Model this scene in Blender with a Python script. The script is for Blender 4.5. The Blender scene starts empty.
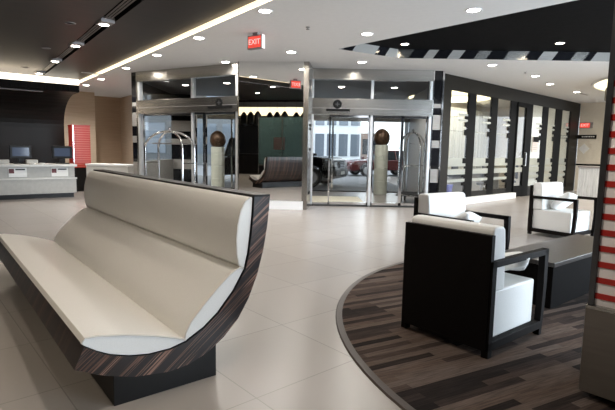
import bpy, bmesh, math, random
from mathutils import Vector, Matrix
random.seed(7)
SC = bpy.context.scene
COL = SC.collection
R = math.radians

# ------------------------------------------------------------------ camera
def make_camera():
    f, pitch, roll = 480.0, R(6.63), R(1.1)
    fw = Vector((0, math.cos(pitch), -math.sin(pitch))); rt = Vector((1, 0, 0)); up = rt.cross(fw)
    r2 = rt*math.cos(roll) + up*math.sin(roll); u2 = up*math.cos(roll) - rt*math.sin(roll)
    m = Matrix((r2, u2, -fw)).transposed().to_4x4()
    m.translation = Vector((0, 0, 1.4))
    cd = bpy.data.cameras.new('camera'); cd.sensor_width = 36; cd.sensor_fit = 'HORIZONTAL'; cd.lens = f/615*36
    cd.clip_start = .05; cd.clip_end = 400
    o = bpy.data.objects.new('camera', cd); o.matrix_world = m; COL.objects.link(o); SC.camera = o
make_camera()

# ------------------------------------------------------------------ materials
MATS = {}
def mat(name, color=(.8,.8,.8), rough=.5, metal=0., spec=.5, emit=None, estr=0., coat=0.):
    if name in MATS: return MATS[name]
    m = bpy.data.materials.new(name); m.use_nodes = True
    b = m.node_tree.nodes['Principled BSDF']
    b.inputs['Base Color'].default_value = (*color, 1); b.inputs['Roughness'].default_value = rough
    b.inputs['Metallic'].default_value = metal; b.inputs['Specular IOR Level'].default_value = spec
    b.inputs['Coat Weight'].default_value = coat
    if emit: b.inputs['Emission Color'].default_value = (*emit, 1); b.inputs['Emission Strength'].default_value = estr
    MATS[name] = m; return m
def nodes(m): return m.node_tree.nodes, m.node_tree.links, m.node_tree.nodes['Principled BSDF']
def ramp(N, stops, interp='LINEAR'):
    r = N.new('ShaderNodeValToRGB'); r.color_ramp.interpolation = interp
    e = r.color_ramp.elements
    while len(e) > 1: e.remove(e[-1])
    e[0].position, e[0].color = stops[0][0], (*stops[0][1], 1)
    for p, c in stops[1:]:
        k = e.new(p); k.color = (*c, 1)
    return r
def coords(N, L, scale=(1,1,1), rot=(0,0,0), loc=(0,0,0)):
    t = N.new('ShaderNodeTexCoord'); mp = N.new('ShaderNodeMapping')
    mp.inputs['Scale'].default_value = scale; mp.inputs['Rotation'].default_value = rot; mp.inputs['Location'].default_value = loc
    L.new(t.outputs['Object'], mp.inputs['Vector']); return mp
def noisy(name, c1, c2, scale=(3,3,3), nscale=4, rough=.5, metal=0., spec=.5, bump=0., detail=4, rot=(0,0,0), lo=.35, hi=.65, coat=0.):
    """procedural two tone noise material"""
    if name in MATS: return MATS[name]
    m = mat(name, c1, rough, metal, spec, coat=coat); N, L, b = nodes(m)
    mp = coords(N, L, scale, rot); n = N.new('ShaderNodeTexNoise'); n.inputs['Scale'].default_value = nscale; n.inputs['Detail'].default_value = detail
    L.new(mp.outputs[0], n.inputs['Vector']); r = ramp(N, [(lo, c1), (hi, c2)])
    L.new(n.outputs['Fac'], r.inputs[0]); L.new(r.outputs[0], b.inputs['Base Color'])
    if bump:
        bp = N.new('ShaderNodeBump'); bp.inputs['Strength'].default_value = bump; bp.inputs['Distance'].default_value = .01
        L.new(n.outputs['Fac'], bp.inputs['Height']); L.new(bp.outputs[0], b.inputs['Normal'])
    return m
def stripes(name, axis, stops, freq, rough=.35, rot=(0,0,0), spec=.5, coat=0.):
    """wood veneer: a noise that varies along one axis only"""
    m = mat(name, (.1,.05,.03), rough, 0, spec, coat=coat); N, L, b = nodes(m)
    s = [.25, .25, .25]; s[axis] = freq
    mp0 = coords(N, L, (1,1,1), rot)
    mp = N.new('ShaderNodeMapping'); mp.inputs['Scale'].default_value = s; L.new(mp0.outputs[0], mp.inputs['Vector'])
    n = N.new('ShaderNodeTexNoise'); n.inputs['Scale'].default_value = 1; n.inputs['Detail'].default_value = 4; n.inputs['Roughness'].default_value = .58
    L.new(mp.outputs[0], n.inputs['Vector']); r = ramp(N, stops); L.new(n.outputs['Fac'], r.inputs[0]); L.new(r.outputs[0], b.inputs['Base Color'])
    return m
def glass_mat(name, tint=(.96,.98,.97), ior=1.45, rough=0.0, refl=1.0):
    m = bpy.data.materials.new(name); m.use_nodes = True; N = m.node_tree.nodes; L = m.node_tree.links; N.clear()
    out = N.new('ShaderNodeOutputMaterial'); mx = N.new('ShaderNodeMixShader'); t = N.new('ShaderNodeBsdfTransparent'); g = N.new('ShaderNodeBsdfGlossy')
    # Schlick reflectance, the same from both sides of the thin pane
    ge = N.new('ShaderNodeNewGeometry'); dt = N.new('ShaderNodeVectorMath'); dt.operation = 'DOT_PRODUCT'
    L.new(ge.outputs['Normal'], dt.inputs[0]); L.new(ge.outputs['Incoming'], dt.inputs[1])
    ab = N.new('ShaderNodeMath'); ab.operation = 'ABSOLUTE'; L.new(dt.outputs['Value'], ab.inputs[0])
    om = N.new('ShaderNodeMath'); om.operation = 'SUBTRACT'; om.inputs[0].default_value = 1; L.new(ab.outputs[0], om.inputs[1])
    pw = N.new('ShaderNodeMath'); pw.operation = 'POWER'; pw.inputs[1].default_value = 5; L.new(om.outputs[0], pw.inputs[0])
    f0 = ((ior-1)/(ior+1))**2
    fr = N.new('ShaderNodeMath'); fr.operation = 'MULTIPLY_ADD'; fr.inputs[1].default_value = 1-f0; fr.inputs[2].default_value = f0; L.new(pw.outputs[0], fr.inputs[0])
    t.inputs['Color'].default_value = (*tint, 1); g.inputs['Roughness'].default_value = rough; g.inputs['Color'].default_value = (refl, refl, refl, 1)
    L.new(fr.outputs[0], mx.inputs[0]); L.new(t.outputs[0], mx.inputs[1]); L.new(g.outputs[0], mx.inputs[2]); L.new(mx.outputs[0], out.inputs[0])
    MATS[name] = m; return m
def frosted_mat(name, color=(.85,.87,.84), through=.45):
    m = bpy.data.materials.new(name); m.use_nodes = True; N = m.node_tree.nodes; L = m.node_tree.links; N.clear()
    out = N.new('ShaderNodeOutputMaterial'); mx = N.new('ShaderNodeMixShader'); mx2 = N.new('ShaderNodeMixShader')
    t = N.new('ShaderNodeBsdfTransparent'); d = N.new('ShaderNodeBsdfDiffuse'); tl = N.new('ShaderNodeBsdfTranslucent')
    d.inputs['Color'].default_value = (*color, 1); tl.inputs['Color'].default_value = (*color, 1)
    mx2.inputs[0].default_value = .5; L.new(d.outputs[0], mx2.inputs[1]); L.new(tl.outputs[0], mx2.inputs[2])
    mx.inputs[0].default_value = 1-through; L.new(t.outputs[0], mx.inputs[1]); L.new(mx2.outputs[0], mx.inputs[2]); L.new(mx.outputs[0], out.inputs[0])
    MATS[name] = m; return m

def tile_floor():
    m = mat('floor_tile', (.5,.46,.42), .27, 0, .5); N, L, b = nodes(m)
    th = R(41)
    # coordinates along the tile grid, joints every 0.81 m
    mp = coords(N, L, (1/.81, 1/.81, 1), (0, 0, 0))
    t = N.new('ShaderNodeTexCoord'); rot = N.new('ShaderNodeVectorRotate'); rot.rotation_type = 'Z_AXIS'; rot.inputs['Angle'].default_value = -R(41)
    L.new(t.outputs['Object'], rot.inputs['Vector']); L.new(rot.outputs[0], mp.inputs['Vector'])
    mp.inputs['Location'].default_value = (-2.29/.81, -2.11/.81, 0)
    sx = N.new('ShaderNodeSeparateXYZ'); L.new(mp.outputs[0], sx.inputs[0])
    lines = []
    for k in (0, 1):
        fr = N.new('ShaderNodeMath'); fr.operation = 'FRACT'; L.new(sx.outputs[k], fr.inputs[0])
        pp = N.new('ShaderNodeMath'); pp.operation = 'PINGPONG'; pp.inputs[1].default_value = .5; L.new(fr.outputs[0], pp.inputs[0])
        lt = N.new('ShaderNodeMath'); lt.operation = 'LESS_THAN'; lt.inputs[1].default_value = .0042; L.new(pp.outputs[0], lt.inputs[0]); lines.append(lt)
    mxm = N.new('ShaderNodeMath'); mxm.operation = 'MAXIMUM'; L.new(lines[0].outputs[0], mxm.inputs[0]); L.new(lines[1].outputs[0], mxm.inputs[1])
    fl = N.new('ShaderNodeVectorMath'); fl.operation = 'FLOOR'; L.new(mp.outputs[0], fl.inputs[0])
    wn = N.new('ShaderNodeTexWhiteNoise'); L.new(fl.outputs[0], wn.inputs['Vector'])
    r = ramp(N, [(0, (.315,.287,.265)), (1, (.335,.307,.283))]); L.new(wn.outputs['Value'], r.inputs[0])
    nz = N.new('ShaderNodeTexNoise'); nz.inputs['Scale'].default_value = 1.7; nz.inputs['Detail'].default_value = 6; L.new(t.outputs['Object'], nz.inputs['Vector'])
    mx0 = N.new('ShaderNodeMix'); mx0.data_type = 'RGBA'; mx0.blend_type = 'MULTIPLY'; mx0.inputs[0].default_value = .0
    L.new(r.outputs[0], mx0.inputs[6]); L.new(nz.outputs['Fac'], mx0.inputs[7])
    mx = N.new('ShaderNodeMix'); mx.data_type = 'RGBA'; mx.inputs[7].default_value = (.235,.213,.198,1)
    L.new(mxm.outputs[0], mx.inputs[0]); L.new(mx0.outputs[2], mx.inputs[6]); L.new(mx.outputs[2], b.inputs['Base Color'])
    return m
def carpet_mat():
    m = mat('carpet_planks', (.08,.06,.05), .95, 0, .1); N, L, b = nodes(m)
    t = N.new('ShaderNodeTexCoord'); rot = N.new('ShaderNodeVectorRotate'); rot.rotation_type = 'Z_AXIS'; rot.inputs['Angle'].default_value = -R(28)
    L.new(t.outputs['Object'], rot.inputs['Vector'])
    br = N.new('ShaderNodeTexBrick'); br.offset = .37; br.inputs['Scale'].default_value = 1
    br.inputs['Brick Width'].default_value = .7; br.inputs['Row Height'].default_value = .058; br.inputs['Mortar Size'].default_value = 0
    br.inputs['Color1'].default_value = (0,0,0,1); br.inputs['Color2'].default_value = (1,1,1,1); br.inputs['Bias'].default_value = 0
    L.new(rot.outputs[0], br.inputs['Vector'])
    r = ramp(N, [(0, (.014,.011,.010)), (.3, (.035,.026,.023)), (.65, (.092,.066,.053)), (1, (.112,.088,.076))]); L.new(br.outputs['Color'], r.inputs[0])
    mp = N.new('ShaderNodeMapping'); mp.inputs['Scale'].default_value = (3, 55, 3); L.new(rot.outputs[0], mp.inputs['Vector'])
    n = N.new('ShaderNodeTexNoise'); n.inputs['Scale'].default_value = 1.6; n.inputs['Detail'].default_value = 6; n.inputs['Roughness'].default_value = .7; L.new(mp.outputs[0], n.inputs['Vector'])
    r2 = ramp(N, [(.3, (.45,.45,.45)), (.7, (1.35,1.3,1.25))]); L.new(n.outputs['Fac'], r2.inputs[0])
    mx = N.new('ShaderNodeMix'); mx.data_type = 'RGBA'; mx.blend_type = 'MULTIPLY'; mx.inputs[0].default_value = 1
    L.new(r.outputs[0], mx.inputs[6]); L.new(r2.outputs[0], mx.inputs[7]); L.new(mx.outputs[2], b.inputs['Base Color'])
    bp = N.new('ShaderNodeBump'); bp.inputs['Strength'].default_value = .5; bp.inputs['Distance'].default_value = .004; L.new(n.outputs['Fac'], bp.inputs['Height']); L.new(bp.outputs[0], b.inputs['Normal'])
    return m

M = dict(
 floor=tile_floor(), carpet=carpet_mat(),
 white=noisy('white_paint', (.78,.78,.775), (.80,.80,.795), rough=.7, spec=.2),
 woodceil=stripes('dark_wood_ceiling', 0, [(.3,(.005,.004,.004)), (.55,(.013,.008,.008)), (.75,(.024,.013,.011))], 22, .42, (0,0,R(52)), .25),
 veneer_end=stripes('ebony_veneer_end', 1, [(.36,(.006,.005,.005)), (.50,(.012,.008,.007)), (.52,(.17,.085,.058)), (.54,(.010,.007,.006)), (.575,(.012,.008,.007)), (.59,(.26,.145,.105)), (.625,(.22,.12,.085)), (.645,(.012,.008,.007))], 15, .3, (R(52),0,0), coat=.2),
 veneer=stripes('ebony_veneer_shell', 0, [(.36,(.008,.006,.006)), (.52,(.018,.011,.009)), (.57,(.085,.045,.032)), (.61,(.012,.008,.007)), (.70,(.10,.055,.04))], 10, .32, coat=.2),
 black=mat('black_lacquer', (.005,.0045,.0045), .4, 0, .3),
 espresso=stripes('espresso_wood', 1, [(.3,(.004,.0035,.0035)), (.7,(.010,.007,.006))], 30, .6, spec=.08),
 table=stripes('dark_table_wood', 1, [(.3,(.003,.0026,.0026)), (.7,(.007,.006,.0055))], 26, .7, spec=.03),
 leather=noisy('ivory_leather', (.76,.745,.71), (.80,.785,.75), nscale=60, rough=.33, bump=.05),
 piping=mat('ivory_piping', (.62,.58,.52), .5),
 chairwhite=noisy('white_leather', (.76,.755,.73), (.80,.795,.77), nscale=50, rough=.5, bump=.05),
 steel=noisy('brushed_steel', (.40,.385,.36), (.45,.435,.41), scale=(.3,.3,20), nscale=2, rough=.26, metal=1),
 chrome=mat('chrome', (.82,.82,.83), .09, 1),
 mirror=mat('mirror_glass', (.86,.87,.86), .01, 1),
 fascia=mat('mirror_metal', (.75,.75,.74), .06, 1),
 recessblack=noisy('recess_black', (.004,.004,.0045), (.006,.006,.0065), rough=.8, spec=.05),
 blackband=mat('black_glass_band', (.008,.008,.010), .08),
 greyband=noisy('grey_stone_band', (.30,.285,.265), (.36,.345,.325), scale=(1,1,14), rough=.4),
 beige=noisy('beige_wood_wall', (.50,.39,.275), (.57,.45,.33), scale=(.4,.4,16), nscale=2.5, rough=.55),
 tan=noisy('tan_wood_wall', (.34,.245,.165), (.40,.29,.20), scale=(.4,.4,16), nscale=2.5, rough=.55),
 cream=noisy('cream_wall', (.72,.66,.56), (.75,.69,.59), rough=.7),
 olive=noisy('bronze_frame', (.010,.0085,.006), (.015,.0125,.009), rough=.45, spec=.13),
 darkframe=mat('dark_frame', (.004,.004,.004), .6, 0, .08),
 blackwall=stripes('black_slat_wall', 0, [(.35,(.004,.004,.004)), (.6,(.009,.007,.007)), (.75,(.016,.011,.011))], 26, .45, (0,0,R(52)), .25),
 deskgrey=noisy('desk_grey', (.40,.39,.36), (.44,.43,.40), rough=.35),
 desktop=mat('desk_top', (.62,.61,.58), .25),
 red=mat('red_panel', (.42,.018,.012), .35),
 redlit=mat('red_screen', (.60,.055,.035), .35),
 pinkwhite=noisy('stripe_white', (.88,.82,.80), (.91,.85,.83), rough=.35),
 taupe=noisy('taupe_metal', (.165,.145,.125), (.185,.163,.14), scale=(1,1,10), rough=.35, metal=.4),
 screen=mat('screen_dark', (.01,.012,.02), .1, emit=(.25,.33,.5), estr=.10),
 paper=mat('paper', (.82,.82,.80), .6), ink=mat('ink_dark', (.008,.008,.008), .7, 0, .1), inkred=mat('ink_maroon', (.12,.02,.025), .5),
 exitred=mat('exit_red', (.8,.05,.03), .4, emit=(1,.10,.07), estr=.35), exitwhite=mat('exit_white', (.85,.82,.8), .5, emit=(1,.9,.85), estr=.25),
 greycase=mat('grey_case', (.28,.26,.26), .5), whiteplastic=mat('white_plastic', (.8,.8,.8), .4),
 lamp=mat('lamp_glow', (1,1,1), .5, emit=(1,.93,.82), estr=7), lampdim=mat('lamp_glow_dim', (1,1,1), .5, emit=(1,.86,.66), estr=5),
 covewarm=mat('cove_glow_warm', (1,1,1), .5, emit=(1,.80,.50), estr=.9), covewhite=mat('cove_glow_white', (1,1,1), .5, emit=(1,.90,.72), estr=.9),
 coveyellow=mat('cove_glow_yellow', (1,1,1), .5, emit=(1,.88,.55), estr=1.0),
 glass=glass_mat('clear_glass', (.985,.99,.985)), glassdoor=glass_mat('door_glass', (.975,.985,.98), 1.36), frost=frosted_mat('frosted_glass', (.80,.82,.78), .5),
 frostband=frosted_mat('frosted_band', (.66,.68,.64), .35), tealglass=frosted_mat('teal_glass', (.17,.28,.28), .45),
 asphalt=noisy('asphalt', (.16,.165,.18), (.22,.225,.24), nscale=8, rough=.8),
 carblack=mat('car_black', (.004,.004,.005), .25, 0, .3), carred=mat('car_red', (.085,.008,.010), .2, coat=.4), carglass=mat('car_glass', (.015,.02,.025), .06),
 tyre=mat('tyre', (.012,.012,.012), .8), rim=mat('rim', (.50,.50,.52), .45, .2), headlight=mat('headlight', (.8,.82,.85), .1, .3), bumper=mat('bumper_grey', (.03,.03,.033), .5),
 post=noisy('pale_green_column', (.60,.62,.53), (.66,.68,.60), scale=(1,1,3), rough=.45), bronze=noisy('bronze_ball', (.05,.028,.016), (.12,.07,.04), rough=.3, metal=.5),
 bldg=noisy('facade_white', (.62,.66,.70), (.70,.74,.78), rough=.7), bldgdark=noisy('facade_dark', (.10,.11,.12), (.16,.17,.18), rough=.6), bldgglass=mat('facade_glass', (.16,.19,.23), .08, .2),
 brick=noisy('facade_brick', (.24,.16,.12), (.30,.20,.15), rough=.8),
 canopy=mat('canopy_dark', (.05,.05,.052), .5), blue=mat('blue_plastic', (.03,.05,.30), .4), rubber=mat('rubber', (.015,.015,.015), .7),
 curtain=noisy('sheer_curtain', (.42,.42,.36), (.60,.60,.53), scale=(14,14,.2), nscale=2, rough=.9),
 officegrey=mat('office_grey', (.30,.29,.27), .6),
)

# ------------------------------------------------------------------ mesh helper
class MB:
    def __init__(s): s.v = []; s.f = []; s.mi = []
    def add(s, v, f, mi=0, mx=None):
        o = len(s.v)
        s.v += [tuple(mx @ Vector(p)) if mx else tuple(p) for p in v]
        s.f += [tuple(i+o for i in q) for q in f]; s.mi += [mi]*len(f); return s
    def box(s, x0, x1, y0, y1, z0, z1, mi=0, mx=None):
        v = [(x,y,z) for z in (z0,z1) for y in (y0,y1) for x in (x0,x1)]
        return s.add(v, [(0,2,3,1),(4,5,7,6),(0,1,5,4),(2,6,7,3),(0,4,6,2),(1,3,7,5)], mi, mx)
    def prism(s, poly, axis, a, b, mi=0, mcap=None, mx=None, msides=None):
        """poly in the two other axes (order y,z for 0; x,z for 1; x,y for 2)"""
        n = len(poly)
        def P(p, t): return {0:(t,p[0],p[1]), 1:(p[0],t,p[1]), 2:(p[0],p[1],t)}[axis]
        v = [P(p,a) for p in poly]+[P(p,b) for p in poly]
        o = len(s.v); s.v += [tuple(mx @ Vector(p)) if mx else p for p in v]
        for i in range(n):
            j = (i+1) % n; s.f.append((o+i,o+j,o+n+j,o+n+i)); s.mi.append(msides[i] if msides else mi)
        s.f.append(tuple(o+i for i in reversed(range(n)))); s.f.append(tuple(o+n+i for i in range(n))); s.mi += [mi if mcap is None else mcap]*2
        return s
    def lathe(s, prof, c=(0,0,0), seg=24, mi=0, mx=None, caps=True):
        n = len(prof); v = []
        for k in range(seg):
            a = 2*math.pi*k/seg
            v += [(c[0]+r*math.cos(a), c[1]+r*math.sin(a), c[2]+z) for r,z in prof]
        f = []
        for k in range(seg):
            k2 = (k+1) % seg
            f += [(k*n+i, k2*n+i, k2*n+i+1, k*n+i+1) for i in range(n-1)]
        if caps and prof[0][0] > 1e-6: f.append(tuple(k*n for k in reversed(range(seg))))
        if caps and prof[-1][0] > 1e-6: f.append(tuple(k*n+n-1 for k in range(seg)))
        return s.add(v, f, mi, mx)
    def tube(s, path, r, seg=10, mi=0, mx=None, closed=False):
        path = [Vector(p) for p in path]; n = len(path); v = []; prevn = None
        for i, p in enumerate(path):
            a = path[i-1] if (i > 0 or closed) else p; b = path[(i+1) % n] if (i < n-1 or closed) else p
            t = (b-a).normalized()
            if prevn is None:
                ref = Vector((0,0,1)) if abs(t.z) < .9 else Vector((1,0,0)); nn = t.cross(ref).normalized()
            else: nn = (prevn - t*prevn.dot(t)).normalized()
            prevn = nn; bb = t.cross(nn); rr = r[i] if isinstance(r, (list, tuple)) else r
            v += [tuple(p + nn*math.cos(2*math.pi*k/seg)*rr + bb*math.sin(2*math.pi*k/seg)*rr) for k in range(seg)]
        f = []
        for i in range(n if closed else n-1):
            j = (i+1) % n
            f += [(i*seg+k, i*seg+(k+1)%seg, j*seg+(k+1)%seg, j*seg+k) for k in range(seg)]
        if not closed: f += [tuple(reversed(range(seg))), tuple((n-1)*seg+k for k in range(seg))]
        return s.add(v, f, mi, mx)
    def build(s, name, mats, parent=None, bevel=0, seg=2, smooth=False, mx=None):
        me = bpy.data.meshes.new(name); me.from_pydata(s.v, [], s.f)
        if not isinstance(mats, (list, tuple)): mats = [mats]
        for m in mats: me.materials.append(m)
        me.polygons.foreach_set('material_index', s.mi)
        bm = bmesh.new(); bm.from_mesh(me); bmesh.ops.recalc_face_normals(bm, faces=bm.faces); bm.to_mesh(me); bm.free()
        if smooth:
            me.polygons.foreach_set('use_smooth', [True]*len(me.polygons))
            try: me.set_sharp_from_angle(angle=R(40))
            except Exception: pass
        o = bpy.data.objects.new(name, me); COL.objects.link(o)
        if parent is not None: o.parent = parent
        if mx is not None: o.matrix_world = mx
        if bevel:
            b = o.modifiers.new('bevel', 'BEVEL'); b.width = bevel; b.segments = seg; b.limit_method = 'ANGLE'; b.angle_limit = R(35)
        return o

def thing(name, label, cat, loc=(0,0,0), rz=0., group=None):
    o = bpy.data.objects.new(name, None); COL.objects.link(o); o.location = loc; o.rotation_euler = (0,0,rz); o.empty_display_size = .1
    o['label'] = label; o['category'] = cat
    if group: o['group'] = group
    return o
def tag(o, label, cat, group=None, kind=None):
    o['label'] = label; o['category'] = cat
    if group: o['group'] = group
    if kind: o['kind'] = kind
    return o
def struct(o, label=None, cat=None):
    o['kind'] = 'structure'
    if label: o['label'] = label
    if cat: o['category'] = cat
    return o
def copy_tree(root, loc, rz, label, group=None):
    c = root.copy(); COL.objects.link(c); c.location = loc; c.rotation_euler = (0,0,rz); c['label'] = label
    if group: c['group'] = group
    for ch in list(root.children):
        d = ch.copy(); COL.objects.link(d); d.parent = c
        for g in list(ch.children):
            e = g.copy(); COL.objects.link(e); e.parent = d
    return c
def frame(origin, xdir):
    x = Vector((xdir[0], xdir[1], 0)).normalized(); y = Vector((-x.y, x.x, 0))
    m = Matrix((x, y, Vector((0,0,1)))).transposed().to_4x4(); m.translation = Vector((origin[0], origin[1], origin[2] if len(origin) > 2 else 0)); return m
def ang(d): return math.atan2(d[1], d[0])
def fill(name, outer, holes, z, m):
    bm = bmesh.new(); es = []
    for loop in [outer]+holes:
        vs = [bm.verts.new((p[0],p[1],z)) for p in loop]
        es += [bm.edges.new((vs[i], vs[(i+1)%len(vs)])) for i in range(len(vs))]
    bmesh.ops.triangle_fill(bm, use_beauty=True, use_dissolve=False, edges=es)
    for f in bm.faces:
        if f.normal.z > 0: f.normal_flip()
    me = bpy.data.meshes.new(name); bm.to_mesh(me); bm.free(); me.materials.append(m)
    o = bpy.data.objects.new(name, me); COL.objects.link(o); return struct(o)
def lettering(text, size, m, parent, loc, rot, name='lettering', align='CENTER', sx=1.):
    cu = bpy.data.curves.new(name, 'FONT'); cu.body = text; cu.size = size; cu.align_x = align; cu.align_y = 'CENTER'; cu.extrude = .002; cu.materials.append(m)
    tmp = bpy.data.objects.new('tmp', cu); COL.objects.link(tmp); dg = bpy.context.evaluated_depsgraph_get(); dg.update()
    me = bpy.data.meshes.new_from_object(tmp.evaluated_get(dg)); bpy.data.objects.remove(tmp); me.name = name
    o = bpy.data.objects.new(name, me); COL.objects.link(o); o.parent = parent; o.location = loc; o.rotation_euler = rot; o.scale = (sx,1,1); return o

# grid axes of the lobby (A runs to the reception, B to the right)
def axes(deg):
    t = R(deg); return Vector((-math.sin(t), math.cos(t), 0)), Vector((math.cos(t), math.sin(t), 0))
A38, B38 = axes(37.5)
def AB(a, b): p = A38*a + B38*b; return (p.x, p.y)
CEIL = 3.35; WOOD = 3.42

# ------------------------------------------------------------------ setting: floor, ceilings
mb = MB(); mb.box(-18, 18, -6, 16.2, -.1, 0); mb.box(-18,-3.6,16.2,24,-.1,0); mb.box(3.6,18,16.2,26,-.1,0)
struct(mb.build('floor', M['floor']))
cove0 = Vector((-.745, 6.87, 0)); cdir = Vector((-.604, .797, 0))
def cove(y): t = (y-cove0.y)/cdir.y; return (cove0.x+cdir.x*t, y)
REC = [(.54,9.64), (5.6,3.83), (9.5,7.2), (9.5,10.33), (6.3,10.37), (1.85,10.44)]
fill('ceiling', [cove(2), cove(17.2), (-9.6,24), (-4,24), (-4,16.2), (3.6,16.2), (3.6,26), (18,26), (18,2)], [REC], CEIL, M['white'])
# wood ceiling with the slot for the spotlights
s0, s1 = AB(7.0, 2.42), AB(7.0, 2.68)
slot = [AB(4.0,2.06), AB(4.0,2.33), AB(16.2,2.59), AB(16.2,2.42)]
wood_outer = [cove(2), cove(16.6), AB(20.5,4.6), AB(20.5,-9), (-18,2)]
o = fill('ceiling_wood', wood_outer, [slot], WOOD, M['woodceil'])
mb = MB()
for i in range(4):
    p, q = slot[i], slot[(i+1)%4]; mb.add([(*p,WOOD),(*q,WOOD),(*q,WOOD+.16),(*p,WOOD+.16)], [(0,1,2,3)], 0)
mb.add([(*p,WOOD+.16) for p in slot], [(0,1,2,3)], 0)
struct(mb.build('trim_1', M['recessblack']))
# lit step between white ceiling and wood ceiling
mb = MB(); a, b = cove(2), cove(15.7)
nx = Vector((cdir.y, -cdir.x, 0))*.03
mb.add([(*a,CEIL),(*b,CEIL),(*b,WOOD),(*a,WOOD),(a[0]+nx.x,a[1]+nx.y,CEIL),(b[0]+nx.x,b[1]+nx.y,CEIL),(b[0]+nx.x,b[1]+nx.y,WOOD),(a[0]+nx.x,a[1]+nx.y,WOOD)], [(0,1,2,3),(4,5,6,7),(0,1,5,4),(3,2,6,7)])
tag(mb.build('cove_light', M['covewarm']), 'long warm glowing cove strip along the edge of the dark wood ceiling', 'light')
# recess
mb = MB(); n = len(REC); top = CEIL+.18; FAS_REFL = [M['recessblack'], M['greyband'], M['blackband'], M['officegrey'], M['steel']]  # fascia reflections painted in as alternating pale and black segments
for i in range(n):
    p, q = REC[i], REC[(i+1)%n]
    if i not in (3,4,5): mb.add([(*p,CEIL),(*q,CEIL),(*q,top),(*p,top)], [(0,1,2,3)], 0); continue
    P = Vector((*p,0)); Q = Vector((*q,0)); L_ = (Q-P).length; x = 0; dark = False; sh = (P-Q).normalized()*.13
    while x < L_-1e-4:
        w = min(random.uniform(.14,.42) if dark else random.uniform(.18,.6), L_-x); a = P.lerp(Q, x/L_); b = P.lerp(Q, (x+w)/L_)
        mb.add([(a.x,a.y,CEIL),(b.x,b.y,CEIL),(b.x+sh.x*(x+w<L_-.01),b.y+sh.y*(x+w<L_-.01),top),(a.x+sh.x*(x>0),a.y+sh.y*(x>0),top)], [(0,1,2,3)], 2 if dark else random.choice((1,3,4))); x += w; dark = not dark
mb.add([(*p,top) for p in REC], [tuple(range(n))], 0)
struct(mb.build('trim_2', FAS_REFL))
# slats along the slot
mb = MB()
for k in (.3, .5, .7):
    p = Vector((*slot[0],0)).lerp(Vector((*slot[1],0)), k); q = Vector((*slot[3],0)).lerp(Vector((*slot[2],0)), k)
    mb.tube([(p.x,p.y,WOOD+.03),(q.x,q.y,WOOD+.03)], .016, 4)
struct(mb.build('trim_3', M['greycase']))
# higher ceiling behind the camera and the step up to it
struct(MB().box(-18,18,-6,2,4.6,4.7).build('ceiling_rear', M['officegrey']))
struct(MB().box(-18,18,1.98,2.0,CEIL,4.6).build('trim_4', M['espresso']))

# ------------------------------------------------------------------ walls
def wall(name, p, q, z0, z1, m, th=.1):
    p = Vector((p[0],p[1],0)); q = Vector((q[0],q[1],0)); mx = frame((p.x,p.y), (q-p)); L = (q-p).length
    return struct(MB().box(0, L, 0, th, z0, z1).build(name, m, mx=mx))
wall('wall_reception', AB(19.4,1.5), AB(19.4,4.75), 0, WOOD, M['beige'])
wall('wall_alcove', AB(20.7,4.3), AB(20.7,6.3), 0, WOOD, M['tan'])
wall('wall_alcove_return', AB(20.7,6.06), AB(19.0,6.06), 0, CEIL, M['tan'])
wall('wall_left', (-15.5,-6), (-15.5,16), 0, 4.6, M['blackwall'])
wall('wall_back', (8,-4.2), (-15.5,-4.2), 0, 4.6, M['blackwall'])

# reception back wall: black shell that curves forward into the canopy
prof = []
for k in range(13):
    t = k/12; ang_ = t*math.pi/2
    prof.append((16.9-1.9*(1-math.cos(ang_))**1.15, 1.9+.97*math.sin(ang_)))
outer = [(16.9,0)] + prof
inner = [(a+.10, z+(.06 if i > 2 else 0)) for i,(a,z) in enumerate(outer)]
mxAB = Matrix((A38, B38, Vector((0,0,1)))).transposed().to_4x4()
poly = outer + inner[::-1]
mb = MB(); mb.prism([(a,z) for a,z in poly], 1, -8, 3.2, 0, 1, mxAB)
o = struct(mb.build('wall_desk_backdrop', [M['blackwall'], M['beige']]))
# canopy over the desk
mb = MB(); mb.box(14.9, 16.9, -8, 3.25, 2.87, 3.06, 0, mxAB)
for k in range(56): mb.box(14.88, 14.9, -8+k*.2, -8+k*.2+.16, 2.88, 3.05, 0, mxAB)
ct = thing('desk_canopy', 'dark ribbed canopy with glowing top over the reception desk', 'canopy')
mb.build('canopy_body', M['espresso'], ct)
MB().box(16.5, 16.54, -8, 3.60, 3.06, WOOD, 0, mxAB).build('cove_glow_face', M['covewhite'], ct)  # lit upstand behind the canopy, cove light put in as its own glow
MB().box(15.3, 15.45, -7, 2.4, 2.845, 2.87, 0, mxAB).build('strip_lamp', M['greycase'], ct)

# ------------------------------------------------------------------ reception desk
dk = thing('reception_desk', 'long pale grey reception desk with two white cards on its front', 'desk', (*AB(14.0,2.9),0), R(37.5))
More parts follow.
